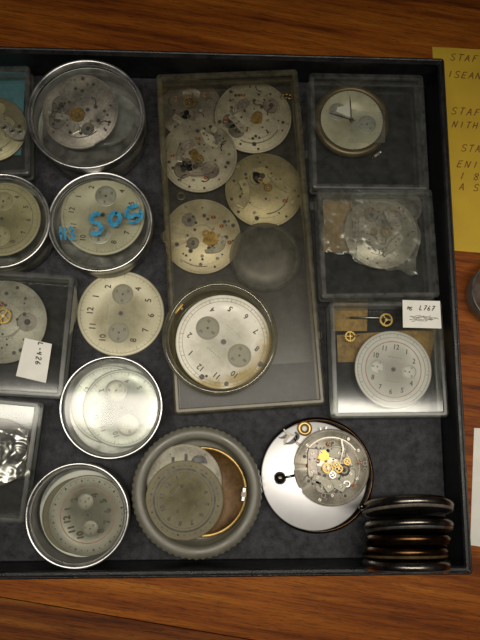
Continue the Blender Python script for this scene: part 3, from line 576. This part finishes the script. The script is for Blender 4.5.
# ================================================================== LARGE BOX
BIG = 1.35
t_, w__, h__ = clear_box('large flat yellowed clear box holding six round plates', [(155, 75), (296, 70), (328, 404), (175, 413)], BIG, 'old_plastic', 'old_plastic_edge', rad=.14, tabs=(('r', .83), ('l', .52), ('r', .2)))
t_.rotation_euler.x = R(1.5)
movement('dark tarnished plate in the top left corner of the large box', 190, 109, 31, .18, 41, 'nickel_dark', bridges=2, holes=12, gears=1, rich=1)
movement('pale plate with gold centre at the top right of the large box', 253, 118, 37, .34, 42, 'nickel_matte', bridges=2, holes=34, gears=1, gsize=.12, screws=8, rich=1, goldspot=(.08, -.06, .15, 'block'))
movement('pale plate with coiled grey springs at the left of the large box', 199, 157, 37, .36, 43, 'nickel_matte', bridges=3, holes=30, gears=2, gsize=.13, screws=8, goldspot=(-.1, .0, .12, 'block'), rich=2)
movement('yellowish speckled plate at the right of the large box', 264, 191, 38, .2, 44, 'gilt', bridges=2, holes=22, gears=0, screws=6, goldspot=(.1, .05, .1, 'wheel'), rich=0)
movement('cream gilt plate with a bright yellow cap at the left of the large box', 202, 237, 38, .22, 45, 'gilt_pale', bridges=1, holes=28, gears=1, gsize=.1, screws=8, jewels=4, goldspot=(.22, -.06, .2, 'block'), notch=[(165, 9, .05), (195, 6, .04)])
for (x, y, q) in ((265, 257, 35),):
    k = MB(); r_ = S(q, x, y, .3); k.lathe([(0.0001, .16), (r_*.5, .14), (r_*.86, .07), (r_*.9, .03), (r_, .02), (r_, 0), (r_*.88, -.0), (r_*.8, .045), (r_*.5, .10), (0.0001, .12)], 'smoky', 96)
    k.ann(r_*.86, r_*.92, .085, 'plastic_edge'); tag(k.build('watch_crystal', loc=W(x, y, .3)), 'smoky empty domed crystal in the large box below the speckled plate', 'watch crystal')
ln_ = MB()
for k in range(3): ln_.lathe([(.05, 0), (.05, .05), (.10, .05), (.10, 0)], 'brass', 16, c=(k*.13, .03*(k % 2)), closed=True)
tag(ln_.build('brass_rings', loc=W(283, 97, .5)), 'three tiny brass rings in the upper right corner of the large box', 'watch part')
ln_ = MB(); ln_.prism(blob(0, 0, 1.0, .6, .16, .8), 0, .05, 'copper_stain'); tag(ln_.build('copper_lever', loc=W(163, 90, .5)), 'stained copper lever in the top left corner of the large box', 'watch part')
ln_ = MB(); ln_.prism(blob(0, 0, 1.9, .62, .14, .5), 0, .05, 'steel'); ln_.disc(.12, .0501, 'nickel_matte', (-.08, .26), 24, .03)
tag(ln_.build('steel_lever', loc=W(216, 137, .56)), 'slim steel lever lying between the two pale plates', 'watch part')
ln_ = MB(); ln_.lathe([(.09, 0), (.13, .03), (.17, 0)], 'old_plastic_edge', 32); tag(ln_.build('clear_washer', loc=W(181, 196, .45)), 'tiny clear washer just above the cream gilt plate', 'watch part')

# round cup on top of the large box
zc = BIG+.01; hc = 1.0
c = W(220, 337, zc+hc); r = S(57, 220, 337, zc+hc)
t = thing('plastic_cup', 'round olive tinted clear cup standing on the large box', 'plastic cup', (c.x, c.y, zc), 0)
k = MB(); k.lathe([(0.0001, 0), (r-.2, 0), (r-.14, .04), (r-.1, hc-.25), (r-.0, hc-.22), (r, hc-.03), (r-.03, hc), (r-.15, hc), (r-.18, hc-.04), (r-.22, .1), (r-.3, .06), (0.0001, .06)], 'cup_plastic', 128); k.build('cup_body', t)
k = MB(); k.lathe([(r-.155, hc+.002), (r-.17, hc+.012), (r-.19, hc-.01), (r-.18, hc-.02)], 'old_plastic_edge', 128, closed=True); k.lathe([(r-.0, hc-.05), (r+.02, hc-.02), (r-.01, hc+.006), (r-.03, hc+.002)], 'old_plastic_edge', 128, closed=True); k.build('rim', t)
def stains(mb, r, th):
    rnd = random.Random(8)
    for a, q, s in ((R(90-30*9-45), .88, .045), (R(90-30*9+10), .9, .05), (R(90-30*9-80), .86, .05), (R(90+15), .8, .028)):
        pts = [(q*r*math.cos(a)+s*r*(1+.35*rnd.random())*math.cos(b), q*r*math.sin(a)+s*r*(1+.35*rnd.random())*math.sin(b)) for b in [TAU*i/12 for i in range(12)]]
        mb.add([(x, y, th+.0018) for x, y in pts], [tuple(range(12))], 'hole')
dial('white dial with two grey subdials and a stained rim inside the round cup', 223.5, 342, 47.5, zc+.42, 229, 'dial_foxed', 'ink', numr=.72, nsize=.125, subr=.25, subd=.44, extra=stains, tilt=(0, 0), track=(.93, .86))
k = MB(); M = Matrix.Translation(W(179, 309, zc+.62)) @ Matrix.Rotation(R(52), 4, 'Z')
k.box(-.22, .22, -.055, .055, 0, .1, 'brass', M, bev=.025); k.box(.02, .1, -.12, -.055, .01, .07, 'dark_steel', M); tag(k.build('brass_bar'), 'short shiny brass bar beside the white dial in the cup', 'watch part')

# ================================================================== RIGHT BOXES
clear_box('top right clear box with a dial and hands inside', [(307, 70), (423, 76), (431, 190), (314, 188)], 1.35, tabs=(('l', .35),))
c = W(351, 122, .3); r = S(37, 351, 122, .3)
t = thing('watch_case_ring', 'brown brass case ring round the dial with hands', 'case ring', c, 0); k = MB()
k.lathe([(r*.80, .12), (r*.82, .22), (r*.9, .24), (r*.98, .18), (r, .08), (r*.98, 0), (r*.8, 0)], 'dull_brass', 96, closed=True); k.build('ring', t)
td, rd = dial('worn beige dial with two hands in the top right clear box', 351, 121, 33, .42, 95, 'dial_beige', 'ink_faint', numerals=False, subs=((3.6, 'subdial_pale'), (10.3, 'subdial_pale')), subr=.27, numr=.78, nsize=.1)
k = MB(); k.add([(x*rd, y*rd, .066) for x, y in ((-.04, .10), (-.02, .42), (-.10, .50), (-.22, .44), (-.40, .40), (-.44, .26), (-.30, .20), (-.18, .14))], [tuple(range(8))], 'dial_white', Matrix.Rotation(R(-5), 4, 'Z')); k.build('bare_patch', td)
for a, l, w in ((92, .78, .035), (163, .70, .045)):
    k = MB(); M = Matrix.Rotation(R(a)-td.rotation_euler[2], 4, 'Z'); k.prism([(-.12, -.02), (.1, -w/2*.6), (rd*l*.6, -w/2), (rd*l, 0), (rd*l*.6, w/2), (.1, w/2*.6), (-.12, .02)], .10, .115, 'dark_steel', M); k.disc(.07, .09, 'dark_steel', seg=20, th=.05); k.build('watch_hand', td)
k = MB(); M = Matrix.Translation(W(377, 155, .2)) @ Matrix.Rotation(R(38), 4, 'Z'); k.rod((-.17, 0, .06), (.08, 0, .06), .06, 'nickel_matte', 14, M); k.rod((.08, 0, .06), (.2, 0, .06), .085, 'steel', 16, M); k.rod((-.3, 0, .06), (-.17, 0, .06), .03, 'dark_steel', 10, M)
tag(k.build('winding_stem'), 'small silver winding stem beside the brown case ring', 'winding stem')
crumple('plastic_film', 'clear square film patch over the right of the worn beige dial with hands', [(350, 110), (385, 112), (385, 143), (352, 142)], .64, .012, 'glass_hazy', n=10)

clear_box('middle right clear box with a film wrapped movement inside', [(316, 190), (434, 187), (439, 297), (322, 299)], 1.35, tabs=(('l', .9),))
movement('bright silver movement wrapped in film in the middle right box', 380, 234, 36, .3, 52, 'nickel_light', bridges=5, holes=16, screws=8, jewels=3, gears=2, gsize=.14, th=.16, rich=2, cat='watch movement', name='watch_movement', group='watch movements')
crumple('plastic_film', 'crinkled clear film over the silver movement in the middle right box', [(350, 192), (419, 192), (417, 274), (352, 262)], .66, .06, 'film', n=60, seed=5, folds=True)
k = MB(); pts = [W(323, 195, .22), W(352, 193, .22), W(352, 252, .22), W(323, 252, .22)]; k.prism([(p.x, p.y) for p in pts][::-1], .2, .215, 'brown_paper'); tag(k.build('paper_slip'), 'brown paper slip left of the film wrapped movement', 'paper', 'brown paper slips')
crumple('plastic_film', 'wrinkled cellophane lying on the brown slip in the middle right box', [(322, 193), (362, 192), (357, 256), (322, 253)], .42, .10, 'film', n=36, seed=9, folds=True)

clear_box('lower right clear box with the pink grey dial and brass wheels', [(329, 300), (441, 301), (451, 418), (333, 418)], 1.35)
dial('pink grey dial with ringed numerals in the lower right clear box', 393, 369.5, 38.5, .5, 81, 'dial_pink', 'ink', subs=((3, 'dial_pink'), (9, 'dial_pink')), subr=.19, subd=.42, numr=.58, nsize=.135, ring=(.72,), ringink='ink_red', track=(.93, .83), bold=.01)
k = MB(); pts = [W(333, 303, .2), W(368, 303, .2), W(367, 331, .2), W(333, 331, .2)]; k.prism([(p.x, p.y) for p in pts][::-1], .17, .185, 'brown_paper'); tag(k.build('paper_slip'), 'orange brown paper slip under the smaller brass wheel', 'paper', 'brown paper slips')
k = MB(); pts = [W(337, 335, .2), W(437, 328, .2), W(430, 362, .2), W(338, 362, .2)]; k.prism([(p.x, p.y) for p in pts][::-1], .15, .165, 'brown_paper'); tag(k.build('paper_slip'), 'brown paper slip behind the pink grey dial', 'paper', 'brown paper slips')
k = MB(); a_ = W(350, 317.5, .5); b_ = W(402, 318, .5); k.rod(a_, b_, .035, 'steel', 10); tag(k.build('steel_pin'), 'thin straight steel pin lying beside the larger brass wheel', 'pin')
k = MB(); gear(k, 0, 0, 0, .25, 'brass', 22, .04, 3); tag(k.build('brass_gear', loc=W(386, 320, .58)), 'larger brass gear wheel over the steel pin', 'gear wheel', 'loose brass wheels')
k = MB(); gear(k, 0, 0, 0, .20, 'brass', 16, .04, 4); k.rod((.1, 0, .05), (.33, .03, .05), .03, 'brass'); tag(k.build('brass_gear', loc=W(350, 336.5, .5)), 'smaller brass gear wheel with a stub at the dial edge', 'gear wheel', 'loose brass wheels')
lb = MB(); zl = 1.37; LQ = [W(402.5, 300, zl), W(440, 301, zl), W(441.5, 328.5, zl), W(403, 327.5, zl)]
lb.prism([(p.x, p.y) for p in LQ][::-1], zl-.013, zl, 'paper')
p0 = W(419, 310, zl); write(lb, 'L767', p0.x, p0.y, zl+.003, .17, R(-3), 'hole', w=.028, gap=.25, seed=6, slant=.25)
p0 = W(407, 309.5, zl); write(lb, 'MS', p0.x, p0.y, zl+.003, .12, R(-12), 'ink', w=.03, gap=.1, seed=9)
rnd = random.Random(4)
for k in range(5):
    p0 = W(409+rnd.uniform(0, 3), 316+k*1.1, zl); n = 14; wdt = .95-.1*abs(k-2)
    lb.stroke([(p0.x+wdt*i/n, p0.y+rnd.uniform(-.035, .035)) for i in range(n+1)], .018, zl+.003+.0005*k, 'ink')
tag(lb.build('paper_label'), 'white paper label handwritten L767 over crossed-out writing', 'label', 'handwritten paper labels')

# ================================================================== BOTTOM ROW
hk = 1.0; c = W(197, 492, hk-.1); r = S(66.5, 197, 492, hk-.1); c.z = 0
t = thing('knurled_ring', 'grey green plastic bowl with a knurled rim holding stacked dials', 'plastic bowl', c, 0)
k = MB(); kn = lambda a, z: 1+.008*math.cos(60*a)
k.lathe([(r*.9, 0), (r*.985, .05), (r, .12), (r*1.0, hk-.22), (r*.985, hk-.12)], 'grey_plastic', 432, rfun=kn)
k.lathe([(r*.985, hk-.12), (r*.955, hk-.05), (r*.93, hk-.01), (r*.90, hk), (r*.84, hk-.01), (r*.815, hk-.05), (r*.80, hk-.14), (r*.785, .12), (r*.74, .08), (0.0001, .08)], 'grey_plastic', 432, rfun=lambda a, z: 1+.008*math.cos(60*a)*(1 if abs(z-(hk-.12)) < .0005 else 0))
k.lathe([(r*.9, 0), (0.0001, 0)], 'grey_plastic', 96); k.build('bowl', t)
c = W(203, 491, .3); r = S(45, 203, 491, .3)
t = thing('gold_disc', 'tarnished gold case back under the stacked dials in the bowl', 'disc', c, 0, None, R(3), R(-4)); k = MB()
k.lathe([(0.0001, 0), (r*.9, 0), (r, .06), (r, .14), (r*.96, .17), (r*.93, .14), (r*.88, .06), (r*.5, .05), (0.0001, .05)], 'copper_stain', 128)
k.lathe([(r*1.003, .1), (r*1.003, .15), (r*.965, .178), (r*.935, .15)], 'old_gold', 128); k.build('case_back', t)
movement('silver plate with square cutouts behind the dark ringed dial', 184.5, 482, 38, .5, 61, 'nickel_matte', bridges=0, holes=10, screws=0, jewels=0, gears=0, th=.06, notch=None, recess=False)
plate = [o for o in COL.objects if o.get('label', '').startswith('silver plate with square cutouts')][0]
for (x, y, w, h) in ((173, 460, 3, 6), (186, 457.5, 3, 7)):
    pk = MB(); p = W(x, y, .58); s_ = S(w/2, x, y, .58); u_ = S(h/2, x, y, .58); pk.box(-s_, s_, -u_, u_, 0, .004, 'hole'); pk.build('cutout', plate, (p.x-plate.location.x, p.y-plate.location.y, .063))
p = W(199, 463.5, .58); pk = MB(); pk.ann(0.01, S(8.5, 198, 462, .58), 0, 'hole', (0, 0), 24, 0, PI); pk.build('cutout', plate, (p.x-plate.location.x, p.y-plate.location.y, .066))
def dd(mb, r, th):
    rnd = random.Random(3)
    mb.ann(r*.78-.03, r*.78+.03, th+.004, 'hole'); mb.ann(r*.70-.006, r*.70+.006, th+.004, 'ink')
    for h in range(12):
        a = R(90-30*h); s = .06*r; x, y = .58*r*math.cos(a), .58*r*math.sin(a)
        mb.text(str(12 if h == 0 else h), x, y, th+.0045, .17*r, 'hole', -R(30*h), .04)
    for x, y in ((.3, .05), (-.2, .3), (-.32, -.05), (0.1, -.3), (.22, .28)): mb.disc(.045*r, th+.0046, 'ink', (x*r, y*r), 12)
    mb.stroke([(-.1*r, .42*r), (.22*r, .38*r)], .025, th+.004, 'ink')
dial('dark olive dial with a black ring of dots, front of the bowl stack', 184.5, 500, 39.5, .68, 140, 'dial_dark', 'ink', numerals=False, subs=(), extra=dd, dots=36, track=(.95, .79), hole=.03, tilt=(0, 0))
k = MB(); M = Matrix.Translation(W(243.5, 494, .62)) @ Matrix.Rotation(R(82), 4, 'Z'); k.box(-.24, .24, -.075, .075, 0, .14, 'steel', M, bev=.03); k.box(-.08, .08, -.078, .078, .142, .15, 'nickel_dark', M); tag(k.build('steel_clasp'), 'small bright steel block at the right inside the bowl', 'watch part')

# white disc on dark case
c = W(318, 475, .42); r = S(58, 318, 475, .42)
t = thing('watch_case', 'dark round watch case under the bright white disc', 'watch case', (c.x, c.y, 0), 0); k = MB()
k.lathe([(0.0001, 0), (r*.85, 0), (r*.97, .08), (r, .2), (r*.99, .34), (r*.96, .42), (r*.93, .42), (r*.92, .36), (0.0001, .34)], 'dark_steel', 128); k.build('case_body', t)
k = MB(); k.lathe([(r*.965, .425), (r*.955, .445), (r*.94, .445), (r*.935, .425)], 'bronze', 128, closed=True); k.build('bezel', t)
c = W(314, 475.5, .5); r = S(53.5, 314, 475.5, .5); k = MB()
k.lathe([(0.0001, 0), (r-.02, 0), (r, .02), (r, .05), (r-.03, .075), (0.0001, .075)], 'white_enamel', 128); o = k.build('white_disc', loc=(c.x, c.y, .47)); o.rotation_euler = (R(-2.0), 0, 0); tag(o, 'bright glossy white disc carrying a bare movement', 'disc')
zm = .54
t, rm = movement('bare silver movement with brass wheels and crown on the white disc', 330.5, 467, 38, zm, 78, 'nickel_light', bridges=6, holes=34, screws=12, jewels=5, gears=5, gsize=.15, th=.22, rich=2, name='watch_movement', cat='watch movement', group='watch movements', goldspot=(-.22, .32, .15, 'block'), notch=[(180, 3, .03), (215, 4, .04)])
loc = t.location
def at(px, py, z=zm+.1): p = W(px, py, z); return Vector((p.x-loc.x, p.y-loc.y, p.z-loc.z))
k = MB(); k.rod(at(283, 478), at(296, 475), .045, 'dark_steel')
p = at(280, 478); k.lathe([(0, -.2), (.12, -.18), (.19, -.1), (.215, 0), (.19, .1), (.12, .18), (0, .2)], 'dark_steel', 40, rfun=lambda a, z: 1+.04*math.cos(16*a), T=Matrix.Translation(p) @ Matrix.Rotation(R(12), 4, 'Z') @ Matrix.Rotation(R(90), 4, 'Y')); k.build('crown', t)
for k_ in range(1):
    k = MB(); p = at(341, 452, zm+.4); k.stroke([(p.x+.02, p.y+.45), (p.x+.08, p.y+.1), (p.x-.02, p.y-.3), (p.x-.1, p.y-.55)], .05, zm+.42-loc.z, 'dark_steel'); k.build('click_spring', t)
k = MB(); p = at(344, 470, zm+.33); k.lathe([(.02, 0), (.2, 0), (.2, .05), (.02, .05)], 'nickel_dark', 32, c=(0, 0), closed=True); k.build('ratchet_wheel', t, p)
k = MB(); p = at(347, 484, zm+.3); k.lathe([(.06, 0), (.1, .03), (.14, 0)], 'steel', 24); k.build('screw_ring', t, p)
for (x, y, a) in ((321, 432, 100), (325, 431, 70)):
    k = MB(); p = at(x, y, zm+.1); M = Matrix.Translation(p) @ Matrix.Rotation(R(a), 4, 'Z'); k.box(-.16, .16, -.025, .025, 0, .04, 'dark_steel', M); k.build('fork_lever', t)
k = MB(); k.lathe([(.10, 0), (.10, .07), (.25, .07), (.26, .05), (.26, 0)], 'old_gold', 40, closed=True); tag(k.build('gold_ring', loc=W(304.5, 428.5, .54)), 'flat gold ring with a hole at the top of the white disc', 'watch part')
specs = [(288, 433, 150, .30, .07), (292, 441, 35, .36, .09), (286, 440, 60, .26, .06), (297, 436, 100, .22, .08), (298, 443, 140, .3, .06), (283, 437, 20, .2, .06)]
for i, (x, y, a, l, w) in enumerate(specs):
    k = MB(); k.prism(blob(0, 0, R(a), l*1.35, w*1.3, .8 if i % 2 else -.6), 0, .05, 'hole' if i % 2 else 'nickel_dark')
    tag(k.build('steel_lever', loc=W(x, y, .54)), 'tiny steel lever left of the gold ring on the white disc', 'watch part', 'tiny levers on the white disc')
k = MB()
k.prism(blob(0, 0, R(60), .5, .12, .6), 0, .03, 'nickel_dark'); tag(k.build('grey_shim', loc=W(357, 503, .54)), 'grey sliver of metal at the lower right of the white disc', 'watch part')

# ------------------------------------------------ row of cases on edge
LBL = ['dark steel case, first of the row standing on edge, farthest from the tray wall', 'polished steel case, second of the row standing on edge', 'brown bronze tinted case in the middle of the standing row',
       'bronze case, next to last of the row near the tray wall', 'steel case of the standing row, right against the bottom tray wall']
D = 1.42
for i in range(5):
    px_, py_ = (417, (498, 520, 537, 551, 566)[i]); lean = (16, 13, 10, 8, 6)[i]
    top = W(px_+(0, 2, 1, -1, 0)[i], py_, 2.75); r_ = D*(1.06, 1.02, .99, .98, 1.0)[i]
    ctr = Vector((top.x, top.y-math.sin(R(lean))*r_, r_*math.cos(R(lean))+.18))
    t = thing('watch_case', LBL[i], 'watch case', ctr, 0, 'watch cases standing on edge', R(90-lean), 0)
    m1 = ('dark_steel', 'dark_steel', 'bronze', 'bronze', 'dark_steel')[i]; th = .46
    k = MB(); k.lathe([(0.0001, -th*.5), (r_*.6, -th*.5), (r_*.86, -th*.42), (r_*.97, -th*.2), (r_, 0), (r_*.985, th*.22), (r_*.94, th*.34), (r_*.9, th*.36), (r_*.88, th*.22), (r_*.84, th*.12), (0.0001, th*.1)], m1, 128); k.build('case_body', t)
    k = MB(); k.lathe([(r_*.90, th*.365), (r_*.925, th*.46), (r_*.96, th*.42), (r_*.975, th*.27)], ('nickel_dark', 'steel', 'bronze', 'dull_brass', 'steel')[i], 128); k.build('bezel', t)
    k = MB(); k.lathe([(0.0001, th*.55), (r_*.5, th*.50), (r_*.8, th*.40), (r_*.89, th*.3)], 'glass', 96); k.build('crystal', t)
    k = MB(); k.rod((r_*1.0, 0, 0), (r_+.14, 0, 0), .09, 'dark_steel', 16, Matrix.Rotation(R((172, 250, 290, 270, 240)[i]), 4, 'Z')); k.build('crown', t)

# ================================================================== OUTSIDE THE TRAY
k = MB(); zn = tz+.006; Q = [W(432, 47, zn), W(560, 54, zn), W(590, 262, zn), W(446, 250, zn)]
k.prism([(p.x, p.y) for p in Q][::-1], tz+.002, zn+.012, 'yellow_paper'); zi = zn+.0135+.002
for (tx, x, y, h, g, sd) in (('STAF', 450, 60, .33, .55, 1), ('ISEAN', 447, 77, .33, .5, 2), ('STAF', 451, 114, .34, .55, 3), ('NITH', 452, 127, .30, .55, 4), ('STAF', 461, 151, .32, .5, 5), ('ENI', 457, 167, .32, .6, 6), ('I 8', 459, 179, .32, .5, 7), ('A S', 459, 190, .32, .5, 8)):
    p = W(x, y, zi); write(k, tx, p.x, p.y, zi, h*.88, R(-3), 'ink_brown', w=.036, gap=g, slant=.3, seed=sd)
tag(k.build('yellow_note'), 'yellow note with brown handwritten capitals behind the tray', 'note')
k = MB(); Q = [W(474, 428, zn), W(560, 432, zn), W(566, 560, zn), W(470, 545, zn)]; k.prism([(p.x, p.y) for p in Q][::-1], tz+.002, zn+.012, 'paper'); tag(k.build('paper_sheet'), 'cream paper sheet just right of the tray, lower right', 'paper')
c = W(503, 292, .6); r = S(31, 503, 292, .6); t = thing('clear_dish', 'clear round dish on the table right of the tray', 'dish', (c.x, c.y, tz), 0)
k = MB(); k.lathe([(0.0001, 0.002), (r-.1, 0.002), (r-.05, .05), (r, .85), (r-.04, .88), (r-.09, .85), (r-.13, .08), (0.0001, .06)], 'plastic_edge', 96); k.build('dish_body', t)
k = MB(); k.lathe([(r-.05, .885), (r+.02, .885), (r+.03, .92), (r-.02, .95), (r-.08, .92)], 'plastic_edge', 96, closed=True); k.build('rim', t)

# ================================================================== LIGHT
w = bpy.data.worlds.new('World'); scene.world = w; w.use_nodes = True; nt = w.node_tree
bg = nt.nodes['Background']; tc = N(nt, 'ShaderNodeTexCoord'); nz = N(nt, 'ShaderNodeTexNoise', Scale=1.6, Detail=2.0); L(nt, tc.outputs['Generated'], nz.inputs['Vector'])
rp_ = ramp(nt, nz.outputs[0], [(0.35, (0.35, 0.33, 0.30)), (0.65, (1.0, 0.96, 0.88))]); L(nt, rp_.outputs[0], bg.inputs[0]); bg.inputs[1].default_value = 0.06
def area(name, loc, sx, sy, power, target, col=(1, .95, .86), spread=180):
    l = bpy.data.lights.new(name, 'AREA'); l.shape = 'RECTANGLE'; l.size = sx; l.size_y = sy; l.energy = power; l.color = col; l.spread = R(spread)
    o = bpy.data.objects.new(name, l); COL.objects.link(o); o.location = loc; zz = (Vector(loc)-Vector(target)).normalized(); xx = Vector((1, -.03, 0)); xx = (xx-zz*xx.dot(zz)).normalized(); o.rotation_euler = Matrix((xx, zz.cross(xx), zz)).transposed().to_euler(); return o
hl = 34.0
m_ = W(111, 414, 1.0); yl = m_.y*(1+(hl-1)/(H-1))
area('bench_lamp_tube', (2, yl, hl), 42, 2.7, 3000, (1.5, 1.2, 0), (1, .93, .80), spread=74)
scene.view_settings.view_transform = 'Standard'; scene.view_settings.look = 'None'; scene.view_settings.exposure = 0; scene.view_settings.gamma = 1
scene.render.engine = 'CYCLES'; scene.cycles.filter_width = 2.3; scene.cycles.use_adaptive_sampling = True; scene.cycles.transparent_max_bounces = 24
scene.render.resolution_x = 768; scene.render.resolution_y = 1024
